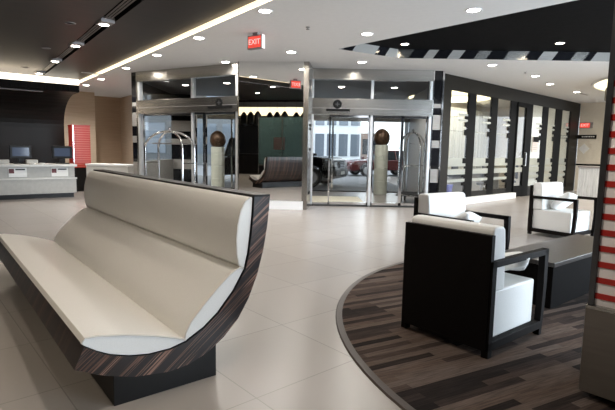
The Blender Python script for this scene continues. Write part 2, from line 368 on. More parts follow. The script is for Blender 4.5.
# local: x along B, y along A (away), right end at x=0
MB().box(-6,0,0,.7,.12,.52).build('lower_front', M['deskgrey'], dk, .008)
MB().box(-6,-.02,.08,.7,.52,.82).build('upper_front', M['deskgrey'], dk, .004)
MB().box(-6,.03,-.01,.9,.82,.88).build('worktop', M['desktop'], dk, .006)
MB().box(-6,.02,-.02,.1,.49,.53).build('ledge', M['desktop'], dk, .004)
MB().box(-6,-.06,.06,.66,0,.12).build('toe_kick', M['black'], dk)
for i, x in enumerate((-1.34,-.38)):
    c = MB().box(x-.20,x+.20,.062,.08,.56,.79).build('front_card', M['paper'], dk, 0)
    MB().box(x-.19,x-.08,.056,.062,.655,.77).build('card_emblem', M['inkred'], c)
    MB().box(x-.05,x+.16,.056,.062,.735,.765).build('card_print', M['ink'], c)
dmx = frame(AB(14.0,2.9), B38)
def on_desk(x, y, z=.88): p = dmx @ Vector((x,y,z)); return (p.x,p.y,p.z)
def monitor(x, label, rz):
    t = thing('desk_monitor', label, 'monitor', on_desk(x,.55), R(37.5)+rz, 'screens on the reception desk')
    MB().box(-.25,.25,-.03,.03,.14,.48).build('screen_casing', M['black'], t, .01)
    MB().box(-.19,.19,-.036,-.03,.20,.42).build('display', M['screen'], t)
    MB().box(-.06,.06,-.02,.05,.02,.2).build('stand', M['black'], t, .005); MB().box(-.17,.17,-.1,.12,0,.02).build('foot', M['black'], t, .004)
monitor(-1.20, 'black screen at the left on the reception desk between two small boxes', 0)
monitor(-.22, 'black screen at the right end of the reception desk, before the red slats', -.12)
for x, l in ((-1.62,'small grey box left of the left desk screen'), (-.98,'small grey box just right of the left desk screen')):
    b = MB(); b.box(-.13,.13,-.09,.09,0,.11); o = b.build('desk_box', M['deskgrey'], None, .006); o.location = on_desk(x,.35); o.rotation_euler = (0,0,R(37.5)); tag(o, l, 'box', 'boxes on the reception desk')
for x, l in ((-1.0,'tiny white dish on the desk, the left of two'), (-.78,'tiny white dish on the desk, the right of two')):
    o = MB().lathe([(0,0),(.04,0),(.07,.035),(.06,.035),(.03,.012),(0,.012)], seg=16).build('small_dish', M['paper'], None, smooth=True); o.location = on_desk(x,.07); tag(o, l, 'dish', 'dishes on the desk')

# red slatted display behind the desk
rd = thing('slatted_display', 'small red slatted display standing behind the reception desk end', 'display', (*AB(15.6,3.66),0), R(37.5))
mb = MB(); mb.box(-.50,0,0,.5,.72,1.96,0)
for k in range(18): mb.box(-.505,.005,-.012,0,.745+k*.068,.757+k*.068,1)
mb.build('slat_panel', [M['redlit'], mat('slat_gap_pink', (.72,.22,.17), .5)], rd)
MB().box(-.485,-.465,-.03,.0,.72,1.97).build('edge_trim', M['chrome'], rd); MB().box(-.51,.01,-.02,.52,1.96,1.985).build('cap', M['red'], rd)
MB().box(-.5,-.06,.08,.45,0,.72).build('plinth', M['black'], rd)
# low white counter
lc = thing('low_counter', 'low white counter standing before the tan wood alcove', 'counter', (-6.35,13.75,0), R(-11))
MB().box(0,1.30,0,.5,.05,.82).build('front', M['desktop'], lc); MB().box(-.02,1.33,-.02,.52,.82,.87).build('worktop', M['white'], lc, .005); MB().box(.04,1.26,.04,.46,0,.05).build('toe_kick', M['black'], lc)

# ------------------------------------------------------------------ entrance: columns, doors, mirror
BANDS = [(0,.63,1),(.63,.97,0),(.97,1.49,1),(1.49,1.67,0),(1.67,1.93,1),(1.93,2.29,0),(2.29,2.46,1),(2.46,2.56,0),(2.56,CEIL,1)]
def banded(mb, x0, x1, y0, y1, mx=None, zmax=CEIL):
    for a, b, k in BANDS:
        if a < zmax: mb.box(x0,x1,y0,y1,a,min(b,zmax),k,mx)
BM = [M['greyband'], M['blackband']]
L0 = Vector((-4.79,13.17,0)); L1 = Vector((-1.66,11.42,0)); LM = frame(L0, L1-L0); LL = (L1-L0).length
RM = frame((0.0,11.93), (1,0))
c = thing('striped_column', 'black and grey banded column left of the left entrance doors', 'column', L0, ang(L1-L0), 'banded entrance columns')
mb = MB(); banded(mb, .0,.19,0,.06); mb.build('shaft', BM, c); MB().box(.19,.25,-.02,.06,0,CEIL).build('edge_trim', M['steel'], c)
c = thing('striped_column', 'banded column between the right entrance doors and the glass wall', 'column', (2.99,11.95,0), 0, 'banded entrance columns')
mb = MB(); banded(mb, .04,.24,0,.5); mb.build('shaft', BM, c)
for x in (0,.24): MB().box(x,x+.04,-.02,.5,0,CEIL).build('edge_trim', M['chrome'], c)

def entrance(name, label, mx, W, x0, mull, leaf, logo, slot_, hz):
    """steel framed automatic door set, local x along the door, y away from the lobby"""
    t = thing(name, label, 'entrance'); t['kind'] = 'structure'; t.matrix_world = mx
    MB().box(x0,W,-.03,.12,3.09,CEIL).build('top_band', M['steel'], t)
    MB().box(x0,W,-.06,.2,2.25,hz).build('header', M['steel'], t, .004)
    MB().box(x0,W,-.062,-.058,2.40,2.408).build('header_joint', M['greycase'], t)
    MB().box(x0,W,.03,.045,hz,3.09).build('transom_glass', M['glassdoor'], t)
    for x in [x0]+mull+[W-.07]: MB().box(x,x+.06,-.02,.1,0,3.09).build('post', mat('satin_aluminium', (.74,.75,.76), .35, .55), t)
    lm = MB().lathe([(0,0),(.105,0),(.105,.012),(0,.012)], seg=28).build('emblem', M['ink'], t); lm.rotation_euler = (R(90),0,0); lm.location = (logo,-.058,hz-.14)
    e = MB(); e.box(-.05,.05,-.012,.012,.012,.015); e.box(-.012,.012,-.05,.05,.012,.015); o = e.build('emblem_mark', M['bumper'], lm)
    MB().box(slot_[0],slot_[1],-.085,-.06,2.335,2.385).build('sensor_slot', M['ink'], t)
    for a, b, y in leaf:
        lf = MB().box(a+.03,b-.03,y+.01,y+.022,.09,2.22).build('door_leaf', M['glassdoor'], t)
        f = MB(); f.box(a,a+.035,y-.01,y+.04,.02,2.25); f.box(b-.035,b,y-.01,y+.04,.02,2.25); f.box(a,b,y-.01,y+.04,.02,.10); f.box(a,b,y-.01,y+.04,2.2,2.25); f.build('leaf_frame', M['chrome'], lf)
    MB().box(x0,W,-.02,.12,0,.035).build('threshold', M['rubber'], t)
    return t
entrance('door_1', 'left steel and glass automatic entrance doors under a steel header', LM, LL, .25, [2.13], [(.33,2.13,.05),(2.22,2.52,.02),(2.52,3.48,.05)], 3.06, (2.72,3.44), 2.60)
entrance('door_2', 'right steel and glass automatic entrance doors facing the white armchairs', RM, 3.0, .05, [1.5], [(.5,1.5,.06),(1.57,2.3,.05),(2.3,2.93,.05)], .68, (.41,.98), 2.64)
# steel return between mirror and right doors
rt = thing('steel_return', 'narrow brushed steel upright between the mirror and the right doors', 'post', (-.12,11.05,0), ang((.10,.9)))
MB().box(0,.92,-.10,0,0,CEIL).build('cladding', M['steel'], rt)
for z in (1.93,1.85,1.37,.34): MB().box(.25,.62,-.106,-.10,z,z+.06).build('lock_plate', M['ink'], rt)
# mirror
ML = Vector((-1.64,11.20,0)); MR = Vector((-.12,11.05,0)); MM = frame(ML, MR-ML); MW = (MR-ML).length
mr = thing('wall_mirror', 'tall frameless mirror panel between the two sets of entrance doors', 'mirror'); mr.matrix_world = MM
MB().box(0,MW,0,.02,.20,CEIL-.002).build('glass', M['mirror'], mr)
for x in (0,MW-.02): MB().box(x,x+.02,-.006,.03,.2,CEIL-.002).build('edge_strip', M['steel'], mr)
struct(MB().box(0,MW,.021,.3,0,CEIL).build('wall_between_doors', M['officegrey'], mx=MM))
struct(MB().box(-.01,MW+.01,-.02,.02,0,.195).build('baseboard_mirror', M['whiteplastic'], mx=MM))

# vestibules behind the doors
def vest(name, p, q, dark=False):
    p = Vector((*p,0)); q = Vector((*q,0)); mx = frame((p.x,p.y), q-p); mb = MB(); banded(mb, 0, (q-p).length, 0, .12); return struct(mb.build(name, BM, mx=mx))
vest('wall_vestibule_left', (-4.62,13.3), (-4.64,13.6)); vest('wall_vestibule_rear_left', (-4.75,16.75), (-3.95,16.75))
struct(MB().box(-4.80,-4.70,13.6,16.75,0,.97).build('wall_vestibule_parapet', M['greyband'])); struct(MB().box(-4.80,-4.70,13.6,16.75,2.5,CEIL).build('trim_9', M['blackband']))
struct(MB().box(-4.76,-4.74,13.6,16.75,.97,2.5).build('window_21', M['glass']))
vest('wall_vestibule_centre_left', (-1.2,17.0), (-1.6,11.6))
struct(MB().box(-1.2,.0,16.9,17.05,0,CEIL+.3).build('wall_vestibule_centre', M['blackband']))
vest('wall_vestibule_centre_right', (.0,12.0), (-.0,17.0))
struct(MB().box(3.34,3.46,12.4,17.0,0,CEIL).build('wall_vestibule_right', M['greyband']))
VC = [(-4.85,17.1),(-4.75,13.4),(-1.62,11.66),(-1.5,12.3),(-.1,12.3),(0,12.1),(3.34,12.1),(3.34,17.1)]
struct(MB().prism(VC, 2, 3.18, 3.24).build('ceiling_vestibule', M['canopy']))
def inner_screen(name, x0, x1, y, muls, label):
    t = thing(name, label, 'entrance', (0,y,0)); t['kind'] = 'structure'
    MB().box(x0,x1,-.06,.06,2.35,2.65).build('header', M['steel'], t); MB().box(x0,x1,0,.012,2.65,3.18).build('transom_glass', M['glassdoor'], t)
    for x in muls: MB().box(x-.03,x+.03,-.05,.05,0,3.18).build('post', M['chrome'], t)
    for a, b in zip(muls[:-1], muls[1:]):
        if b-a > .2: MB().box(a+.03,b-.03,-.006,.006,.06,2.35).build('pane', M['glassdoor'], t)
    MB().box(x0,x1,-.05,.05,0,.03).build('threshold', M['rubber'], t)
inner_screen('door_4', 0, 3.4, 16.2, [.05,.8,2.1,3.36], 'outer glass screen behind the right entrance doors')
inner_screen('door_5', -3.93, -1.25, 16.4, [-3.9,-2.6,-1.3], 'outer glass screen behind the left entrance doors')
# vestibule mat / pale kerb strip
tag(MB().box(.12,1.50,12.75,14.3,0,.02).build('door_mat', noisy('mat_cream', (.74,.68,.54), (.80,.74,.60), rough=.8)), 'pale cream mat inside the right entrance vestibule', 'mat')
# pillars with round bronze heads
def head_post(x, y, h, label):
    t = thing('globe_post', label, 'post', (x,y,0), 0, 'globe topped posts behind the doors')
    mb = MB(); z = 0; hs = [.42,.42,.38,h-1.22]
    for k, hh in enumerate(hs): mb.lathe([(.21,z+.006),(.215,z+.012),(.215,z+hh-.012),(.21,z+hh-.004),(.2,z+hh)], seg=28); z += hh
    mb.build('shaft', M['post'], t)
    MB().lathe([(.16,h),(.215,h+.05),(.255,h+.17),(.25,h+.30),(.20,h+.41),(.11,h+.49),(0,h+.52)], seg=28).build('globe', M['bronze'], t, smooth=True)
head_post(2.33,15.45,1.58, 'pale post with a round dark head behind the right entrance doors')
head_post(-2.93,15.6,1.42, 'pale post with a round bronze head behind the left entrance doors')

# ------------------------------------------------------------------ glass office wall
GS = Vector((3.40,12.32,0)); GD = (.733,.68); GM = frame(GS, GD)
gw = MB()
gw.box(-.12,9.65,0,.06,2.98,CEIL-.003); gw.box(-.12,.32,0,.06,.16,2.98); gw.box(8.6,9.65,0,.06,.16,2.98)
gw.box(.32,4.15,.0,.06,.16,.32); gw.box(4.9,9.65,.0,.06,0,.32)
struct(gw.build('wall_right', M['olive'], mx=GM))
mb = MB()
MULL = [(1.21,1.61),(2.5,2.88),(3.74,4.15),(4.87,5.33),(6.13,6.61),(7.26,7.87),(8.60,8.75)]
for a, b in MULL: mb.box(a,b,-.004,.05,.16 if a != 4.87 and a != 3.74 else .0,2.98)
struct(mb.build('trim_5', M['darkframe'], mx=GM))
mb = MB(); mb.box(-.1,4.12,-.16,0,0,.17)
struct(mb.build('baseboard_right', M['whiteplastic'], mx=GM))
GL = [(.32,1.21),(1.61,2.5),(2.88,3.74),(4.15,4.87),(5.33,6.13),(6.61,7.26),(7.87,8.6)]
n = 1
for i, (a, b) in enumerate(GL):
    if i == 3: continue
    t = struct(MB().box(a,b,.006,.016,.32,2.98).build('window_%d' % n, M['glass'], mx=GM)); n += 1
    f = MB()
    for z0, z1 in ((1.02,1.25),(.80,.95),(.60,.68)): f.box(a,b,.002,.005,z0,z1)
    f.box(a+.45*(b-a),b,.002,.005,2.36,2.42); f.box(a+.45*(b-a),b,.002,.005,2.22,2.27); f.box(a,b,.002,.005,1.94,1.96)
    o = f.build('frosted_band', M['frostband'], t, mx=GM)
    g = MB()
    for z0, z1 in ((2.28,2.36),(2.08,2.20),(1.85,2.0),(1.10,1.24),(.72,.78),(.5,.58)): g.box(b-.17,b,-.01,.004,z0,z1)
    o = g.build('muntin_block', M['darkframe'], t, mx=GM)
    if i >= 4:
        MB().box(a,b,.02,.024,.32,2.98).build('frosting', M['frost'], t, mx=GM)
dr = struct(MB().box(4.2,4.82,.0,.012,.34,2.85).build('door_3', M['glass'], mx=GM), 'dark framed glass office door with a chrome pull handle', 'door')
f = MB(); f.box(4.15,4.22,-.03,.05,.02,2.98); f.box(4.80,4.87,-.03,.05,.02,2.98); f.box(4.15,4.87,-.03,.05,.02,.36); f.box(4.15,4.87,-.03,.05,2.85,2.98); f.build('door_frame', M['darkframe'], dr, mx=GM)
f = MB(); f.tube([(4.83,-.03,1.0),(4.83,-.09,1.0),(4.83,-.09,1.42),(4.83,-.03,1.42)], .013, 8); f.build('door_handle', M['chrome'], dr, mx=GM)
for z0, z1 in ((1.02,1.25),(.80,.95)): MB().box(4.22,4.80,-.004,0,z0,z1).build('frosted_band', M['frostband'], dr, mx=GM)
nt = thing('notice_sheet', 'paper notice with a dark heading taped to the glass right of the office door', 'notice'); nt.matrix_world = GM @ Matrix.Translation((5.45,-.012,1.45))
MB().box(0,.48,0,.004,0,.5).build('sheet', noisy('notice_paper', (.62,.55,.52),(.68,.60,.57)), nt); MB().box(.02,.48,-.004,0,.33,.5).build('heading', M['ink'], nt)
for k in range(4): MB().box(.06,.40-.05*(k%2),-.003,0,.26-.06*k,.275-.06*k).build('text_line', M['greycase'], nt)

# office interior
wall('wall_office_back', (3.9,17.6), (8.2,21.6), 0, CEIL, M['cream'])
wall('wall_office_side', (3.50,12.5), (3.9,17.6), 0, CEIL, M['cream'], .02)
wall('wall_office_end', (8.2,21.6), (10.5,19.2), 0, CEIL, M['cream'])
cu = MB(); pts = []
for k in range(121):
    t = k/120; pts.append((t*5.4, .05*math.sin(k*1.1)))
cu.prism(pts+[(p[0],p[1]+.012) for p in pts[::-1]], 2, .05, 3.1)
o = cu.build('sheer_curtain', M['curtain'], mx=frame((4.15,17.45), (4.3,4.0))); tag(o, 'pale sheer curtain hanging along the back of the glass walled office', 'curtain')
# curved yellow cove in the office ceiling
cv = MB(); N_ = 28; c0 = GM @ Vector((3.4,1.9,0))
ring = []
for k in range(N_+1):
    a = 2*math.pi*k/N_; ring.append((c0.x+1.25*math.cos(a), c0.y+1.25*math.sin(a), CEIL-.13))
cv.tube(ring, .11, 6); tag(cv.build('ring_lamp', M['coveyellow']), 'yellow curved ceiling light glowing inside the glass office', 'light')
def gpt(x, y, z=0): p = GM @ Vector((x,y,z)); return (p.x,p.y,p.z)
gz = ang(GD)
for i, (x, y, l) in enumerate(((2.3,1.1,'dark office desk nearest the entrance behind the glass wall'), (4.6,1.3,'dark office desk farther along behind the glass wall'))):
    t = thing('office_desk', l, 'desk', gpt(x,y), gz, 'desks in the glass office')
    MB().box(-.7,.7,-.35,.35,.70,.74).build('desk_top', M['darkframe'], t); MB().box(-.66,-.62,-.33,.33,0,.70).build('side_panel', M['officegrey'], t); MB().box(.62,.66,-.33,.33,0,.70).build('side_panel', M['officegrey'], t); MB().box(-.62,.62,.28,.3,.2,.70).build('modesty_panel', M['officegrey'], t)
    m_ = thing('office_monitor', ('dark office screen on the desk nearest the entrance', 'dark office screen on the farther desk')[i], 'monitor', gpt(x+.25,y,.74), gz+.2, 'screens in the glass office')
    MB().box(-.26,.26,-.02,.02,.12,.45).build('screen_casing', M['black'], m_, .006); MB().box(-.03,.03,-.01,.03,.01,.2).build('stand', M['black'], m_); MB().box(-.12,.12,-.09,.09,0,.012).build('foot', M['black'], m_)
    ch = thing('office_chair', ('black office chair behind the desk nearest the entrance', 'black office chair behind the farther office desk')[i], 'chair', gpt(x+.7-.2*i,y-.75), gz+.5, 'office chairs behind the glass')
    MB().box(-.23,.23,-.22,.22,.42,.5).build('seat', M['rubber'], ch, .03); MB().box(-.21,.21,-.26,-.2,.55,1.0).build('backrest', M['rubber'], ch, .025)
    b = MB(); b.tube([(0,0,.08),(0,0,.42)], .03, 10); b.build('column', M['chrome'], ch)
    b = MB()
    for k in range(5): b.tube([(0,0,.09),(.28*math.cos(k*1.257),.28*math.sin(k*1.257),.05)], .018, 6)
    b.build('star_base', M['chrome'], ch)
bb = thing('waste_bin', 'bright blue bin just inside the first pane of the glass wall', 'bin', gpt(.74,.26), 0)
MB().lathe([(.12,0),(.16,.5),(.165,.52),(.15,.52),(.11,.02),(0,.02)], seg=24).build('bucket', M['blue'], bb, smooth=True); MB().lathe([(.16,.5),(.172,.5),(.172,.53),(.155,.53)], seg=24).build('rim', M['blue'], bb, smooth=True)

# far right wall with signs
E0 = GM @ Vector((9.6,-.02,0)); FD = Vector((.68,-.733,0)); FM = frame(E0, FD)
struct(MB().box(0,1.15,0,.1,0,CEIL).build('wall_far', M['cream'], mx=FM))
K0 = FM @ Vector((1.15,0,0)); KM = frame(K0, (.9,.43)); struct(MB().box(0,4,0,.1,0,CEIL).build('wall_far_return', M['cream'], mx=KM))
struct(MB().box(0,1.15,-.02,0,.98,1.04).build('trim_6', M['darkframe'], mx=FM))
ex = thing('exit_sign', 'lit red exit sign on the far cream wall above the black name plate', 'sign'); ex.matrix_world = FM @ Matrix.Translation((.03,-.045,2.40))
MB().box(0,.46,0,.045,0,.22).build('casing', M['greycase'], ex); MB().box(.02,.36,-.006,0,.02,.20).build('face', M['exitred'], ex); lettering('EXIT', .14, M['exitwhite'], ex, (.19,-.01,.11), (R(90),0,0))
pl = thing('name_plate', 'long black plate with small white writing below the far exit sign', 'sign'); pl.matrix_world = FM @ Matrix.Translation((-.04,-.03,2.0))
MB().box(0,.68,0,.03,0,.15).build('plate', M['ink'], pl)
w = MB()
for k, (x, ww) in enumerate(((.18,.05),(.25,.03),(.30,.06),(.38,.03),(.43,.05),(.50,.04),(.56,.06))): w.box(x,x+ww,-.004,0,.06,.10)
w.build('small_print', M['paper'], pl)
ds = thing('diamond_sign', 'white diamond shaped sign on the far cream wall', 'sign'); ds.matrix_world = FM @ Matrix.Translation((.24,-.012,1.62))
MB().prism([(0,-.2),(.2,0),(0,.2),(-.2,0)], 1, 0, .012).build('plate', M['paper'], ds); MB().prism([(0,-.14),(.14,0),(0,.14),(-.14,0)], 1, -.003, 0).build('inset', M['whiteplastic'], ds)
# ribbed pale podium
pd = thing('ribbed_podium', 'pale ribbed podium with a grey cap before the far cream wall', 'podium', (9.15,15.5,0), R(-42))
mb = MB(); mb.box(-.32,.32,-.3,.3,0,.98)
for k in range(9): mb.box(-.32+k*.075,-.28+k*.075,-.325,-.3,0,.98)
mb.build('body', noisy('ribbed_panel', (.58,.60,.62), (.72,.74,.76), scale=(6,6,.3), rough=.3), pd); MB().box(-.35,.35,-.35,.33,.98,1.03).build('cap', M['greycase'], pd)
# oval ceiling cove with hanging drum
cc = (10.9,12.1)
oc = thing('drum_lamp', 'large round ceiling light with a glowing rim and grey hanging drum', 'light', (*cc,0))
MB().lathe([(2.6,CEIL-.02),(3.38,CEIL-.012)], seg=72, caps=False).build('glow_ring', M['coveyellow'], oc, smooth=True)
MB().lathe([(3.38,CEIL-.012),(3.385,CEIL-.04),(3.43,CEIL-.04),(3.45,CEIL)], seg=72, caps=False).build('outer_rim', M['white'], oc, smooth=True)
MB().lathe([(3.0,CEIL-.13),(3.0,CEIL-.42),(3.10,CEIL-.42),(3.10,CEIL-.13)], seg=72, caps=False).build('drum', mat('drum_grey', (.12,.105,.09), .5), oc, smooth=True)
MB().lathe([(0,CEIL-.40),(3.01,CEIL-.40)], seg=72, caps=False).build('drum_underside', M['white'], oc)
MB().lathe([(0,CEIL-.15),(3.01,CEIL-.15)], seg=72, caps=False).build('drum_top', M['taupe'], oc)
lr = bpy.data.lights.new('drum_light', 'AREA'); lr.shape = 'DISK'; lr.size = 5.2; lr.energy = 170; lr.color = (1,.88,.68)
lro = bpy.data.objects.new('drum_light', lr); COL.objects.link(lro); lro.location = (*cc, CEIL-.44)

# ------------------------------------------------------------------ display pillar in the right foreground
pt = thing('display_pillar', 'red and white striped pillar on a taupe plinth at the carpet edge', 'pillar', (1.61,2.64,0), R(-48))
# local x along the visible face (towards the camera), y away
mb = MB(); z = .597; per = .0898
mb.box(.018,.80,.010,.62,.56,CEIL,0)
k = 0
while z+k*per < CEIL-.04:
    mb.box(.020,.80,.006,.012,z+k*per,z+k*per+.033,1); k += 1
mb.build('striped_face', [M['pinkwhite'], M['red']], pt)
MB().box(-.008,.020,-.010,.64,.56,CEIL).build('corner_trim', mat('gunmetal', (.10,.10,.105), .3, .8), pt)
MB().box(-.012,.83,-.03,.66,.055,.545).build('plinth', M['taupe'], pt, .003); MB().box(-.012,.83,-.03,.66,.545,.56).build('plinth_cap', M['steel'], pt); MB().box(.06,.78,.05,.6,.013,.055).build('toe_kick', M['black'], pt)

# ------------------------------------------------------------------ carpet
cp = thing('round_carpet', 'large round brown striped carpet under the white armchairs', 'carpet', (3.25,3.75,0))
Rr = 3.0
seg = 128
MB().lathe([(0,.010),(Rr-.055,.010),(Rr-.055,.0),(0,0)][:3], seg=seg).build('pile', M['carpet'], cp)
MB().lathe([(Rr-.055,.0),(Rr-.055,.012),(Rr-.008,.012),(Rr,.0)], seg=seg).build('border', noisy('carpet_border', (.055,.042,.035), (.07,.054,.045), nscale=30, rough=.6), cp, smooth=True)

# ------------------------------------------------------------------ bench
def bench():
    t = thing('curved_bench', 'long ivory leather bench in a curved dark veneer shell', 'bench', (-.985,2.426,0), R(-51.3))
    Ln = 3.58
    outer = [(-.215,.278),(-.07,.205),(.083,.155),(.28,.128),(.40,.140),(.51,.178),(.625,.250),(.725,.345),(.80,.46),(.865,.607),(.91,.765),(.938,.918),(.950,1.02),(.955,1.10)]
    inner = [(-.165,.385),(-.10,.34),(-.04,.308),(.06,.275),(.168,.256),(.29,.257),(.392,.280),(.50,.335),(.595,.408),(.70,.525),(.782,.655),(.806,.75),(.82,.85),(.835,.98),(.842,1.10)]
    n = len(outer); poly = outer + inner[::-1]; ms = [0]*(n-1) + [1] + [1]*(len(inner)-1) + [0]
    MB().prism(poly, 0, -Ln, 0, 0, 2, None, ms).build('shell', [M['veneer'], M['black'], M['veneer_end']], t, 0)
    MB().box(-Ln-.002,.002,.838,.957,1.10,1.112).build('top_rail', M['black'], t, .003)
    MB().box(-Ln+.04,-.04,-.016,.595,0,.20).build('base', M['black'], t, .002)
    # upholstery: lens sections between the shell and a soft chord
    def cushion(name, under, over):
        poly = under + over[::-1]
        o = MB().prism(poly, 0, -Ln+.012, -.012).build(name, M['leather'], t, .013, 3, smooth=True)
        pth = [(-.012,p[0],p[1]) for p in over]
        MB().tube(pth, .005, 6).build('piping', M['piping'], o)
        return o
    e = .004
    cushion('seat_cushion', [(p[0]+.0,p[1]+e) for p in inner[:7]], [(-.175,.40),(-.158,.426),(-.10,.424),(.05,.396),(.2,.355),(.32,.315),(.386,.286)])
    cushion('lumbar_cushion', [(p[0]-e,p[1]+e) for p in inner[6:11]], [(.380,.288),(.386,.325),(.42,.385),(.50,.470),(.60,.565),(.68,.632),(.74,.664),(.768,.664)])
    cushion('back_cushion', [(p[0]-e,p[1]) for p in inner[10:]], [(.765,.660),(.738,.685),(.724,.75),(.720,.84),(.728,.93),(.75,1.02),(.782,1.075),(.815,1.097)])
    return t
bench()

# ------------------------------------------------------------------ armchairs
def armchair(label, loc, rz):
    t = thing('lounge_armchair', label, 'armchair', loc, rz, 'white leather armchairs on the carpet')
    W, D = .375, .40
    MB().box(-W+.012,W-.012,-D-.012,-D+.03,.05,.845).build('back_panel', M['espresso'], t, .003)
    MB().box(-W+.05,W-.05,-D+.03,.30,.10,.44).build('seat_block', M['chairwhite'], t, .015, 3, smooth=True)
    # back cushion, slightly raked with a rounded crown
    pr = [(-D+.032,.44),(-D+.032,.868),(-D+.05,.892),(-D+.10,.897),(-D+.165,.893),(-D+.19,.872),(-D+.20,.80),(-D+.225,.46),(-D+.22,.44)]
    MB().prism(pr, 0, -W+.03, W-.03).build('back_cushion', M['chairwhite'], t, .02, 3, smooth=True)
    for s in (-1,1):
        x0, x1 = (W-.05, W) if s > 0 else (-W, -W+.05)
        m = MB(); m.box(x0,x1,-D,-D+.055,0,.67)                                  # rear post
        m.box(x0,x1,-D,D-.005,.625,.67)                                          # arm
        m.box(x0,x1,-D,D-.06,.05,.11)                                            # lower rail
        fp = [(D-.075,0),(D-.035,0),(D-.012,.2),(D,.4),(D-.005,.67),(D-.065,.67),(D-.055,.4),(D-.06,.2)]
        m.prism([(p[0],p[1]) for p in fp], 0, x0, x1)
        m.build('arm_frame', M['espresso'], t, .003)
    MB().box(-W+.05,W-.05,D-.10,D-.065,.05,.11).build('front_rail', M['espresso'], t)
    return t
G = .012
C1 = (1.308,3.645,G); CR1 = R(-51)
armchair('white armchair with its dark wooden back to the camera, nearest of the three', C1, CR1)
C2 = (1.80,5.55,G); CR2 = R(-144)
armchair('white armchair just behind the dark backed one, facing the coffee table', C2, CR2)
C3 = (4.378,8.162,G); CR3 = R(-144.7)
armchair('white armchair standing by itself in front of the glass office wall', C3, CR3)
def pillow(label, chair, rz, x, y, z, rot, w=.40, h=.40, t=.13):
    n = 14; v = []; f = []
    for side in (1,-1):
        o = len(v)
        for i in range(n+1):
            for j in range(n+1):
                a = -1+2*i/n; b = -1+2*j/n
                px = a*w/2*(1-.035*(1-b*b)-.03*b*b*a*a); py = b*h/2*(1-.035*(1-a*a)-.03*b*b*a*a)
                pz = side*t/2*max(0,(1-a**6)*(1-b**6))**.5 + .012*math.sin(3*a+2*b)
                v.append((px,py,pz))
        for i in range(n):
            for j in range(n):
                q = (o+i*(n+1)+j, o+(i+1)*(n+1)+j, o+(i+1)*(n+1)+j+1, o+i*(n+1)+j+1); f.append(q if side > 0 else q[::-1])
    mb = MB(); mb.add(v, f); o = mb.build('throw_pillow', M['chairwhite'], None, smooth=True)
    me = o.data; bm = bmesh.new(); bm.from_mesh(me); bmesh.ops.remove_doubles(bm, verts=bm.verts, dist=1e-4); bm.to_mesh(me); bm.free()
    base = Matrix.Translation(chair) @ Matrix.Rotation(rz,4,'Z'); o.matrix_world = base @ Matrix.Translation((x,y,z)) @ rot
    return tag(o, label, 'pillow', 'white throw pillows on the armchairs')
RX = lambda d: Matrix.Rotation(R(d),4,'X'); RY = lambda d: Matrix.Rotation(R(d),4,'Y'); RZ = lambda d: Matrix.Rotation(R(d),4,'Z')
pillow('white throw pillow lying on the seat of the nearest dark backed armchair', C1, CR1, .11, .13, .545, RZ(28) @ RX(-15) @ RY(-8), .46, .44, .13)
pillow('white throw pillow leaning in the armchair behind the dark backed one', C2, CR2, .04, .02, .565, RX(38) @ RZ(15))
pillow('white throw pillow leaning in the armchair by the glass office wall', C3, CR3, -.02, -.01, .585, RX(48) @ RZ(12))

# coffee table
A39, B39 = axes(39)
tb0 = A39*1.85 + B39*4.32
tb = thing('coffee_table', 'low dark wooden coffee table between the white armchairs', 'table', (tb0.x,tb0.y,.0), R(39))
MB().box(-.0,1.85,0,.56,.40,.44).build('table_top', stripes('table_top_sheen', 1, [(.3,(.020,.017,.015)), (.7,(.045,.037,.032))], 26, .28, spec=.4), tb, .003)  # sky sheen on the top put into a lighter wood tone
MB().box(.03,1.82,.02,.54,.012,.40).build('table_body', M['table'], tb, .003)

# ------------------------------------------------------------------ luggage carts
def cart(label, loc, rz, L_, W_, H_):
    t = thing('luggage_cart', label, 'cart', loc, rz, 'chrome luggage carts at the doors')
    MB().box(-L_/2,L_/2,-W_/2,W_/2,.20,.25).build('platform', M['ink'], t, .01)
    r = MB(); pts = [(-L_/2,-W_/2,.225),(L_/2,-W_/2,.225),(L_/2,W_/2,.225),(-L_/2,W_/2,.225)]; r.tube(pts, .03, 8, closed=True); r.build('bumper_rail', M['chrome'], t, smooth=True)
    for sx in (-1,1):
        for sy in (-1,1):
            w = MB(); mx = Matrix.Translation((sx*(L_/2-.12), sy*(W_/2-.1), .1)) @ RX(90); w.lathe([(.1,-.02),(.1,.02)], seg=20, mx=mx); w.build('wheel', M['rubber'], t)
            p = []; x0, y0 = sx*(L_/2-.04), sy*(W_/2-.04); zc = H_-.1-.42
            p.append((x0,y0,.25)); p.append((x0,y0,zc))
            for k in range(1,10):
                a = k/9*math.pi/2; p.append((x0*math.cos(a)+0, y0*math.cos(a), zc+.42*math.sin(a)))
            q = MB(); q.tube(p, .027, 12); q.build('hoop', M['chrome'], t, smooth=True)
    q = MB(); q.tube([(-L_/2+.06,0,H_-.40),(L_/2-.06,0,H_-.40)], .014, 8); q.build('hanging_bar', M['chrome'], t, smooth=True)
    for sx in (-1,1):
        q = MB(); q.tube([(sx*(L_/2-.04),-W_/2+.04,1.0),(sx*(L_/2-.04),W_/2-.04,1.0)], .012, 8); q.build('end_rail', M['chrome'], t, smooth=True)
    MB().lathe([(.0,H_-.14),(.03,H_-.13),(.03,H_-.08),(.018,H_-.07),(.035,H_-.04),(.03,H_-.015),(0,H_)], seg=16).build('finial', M['chrome'], t, smooth=True)
cart('chrome birdcage luggage cart in front of the left entrance doors', (-3.40,11.85,0), R(-18), 1.12, .62, 1.87)
cart('chrome luggage cart inside the right entrance vestibule', (2.85,13.25,0), R(70), 1.0, .62, 2.0)

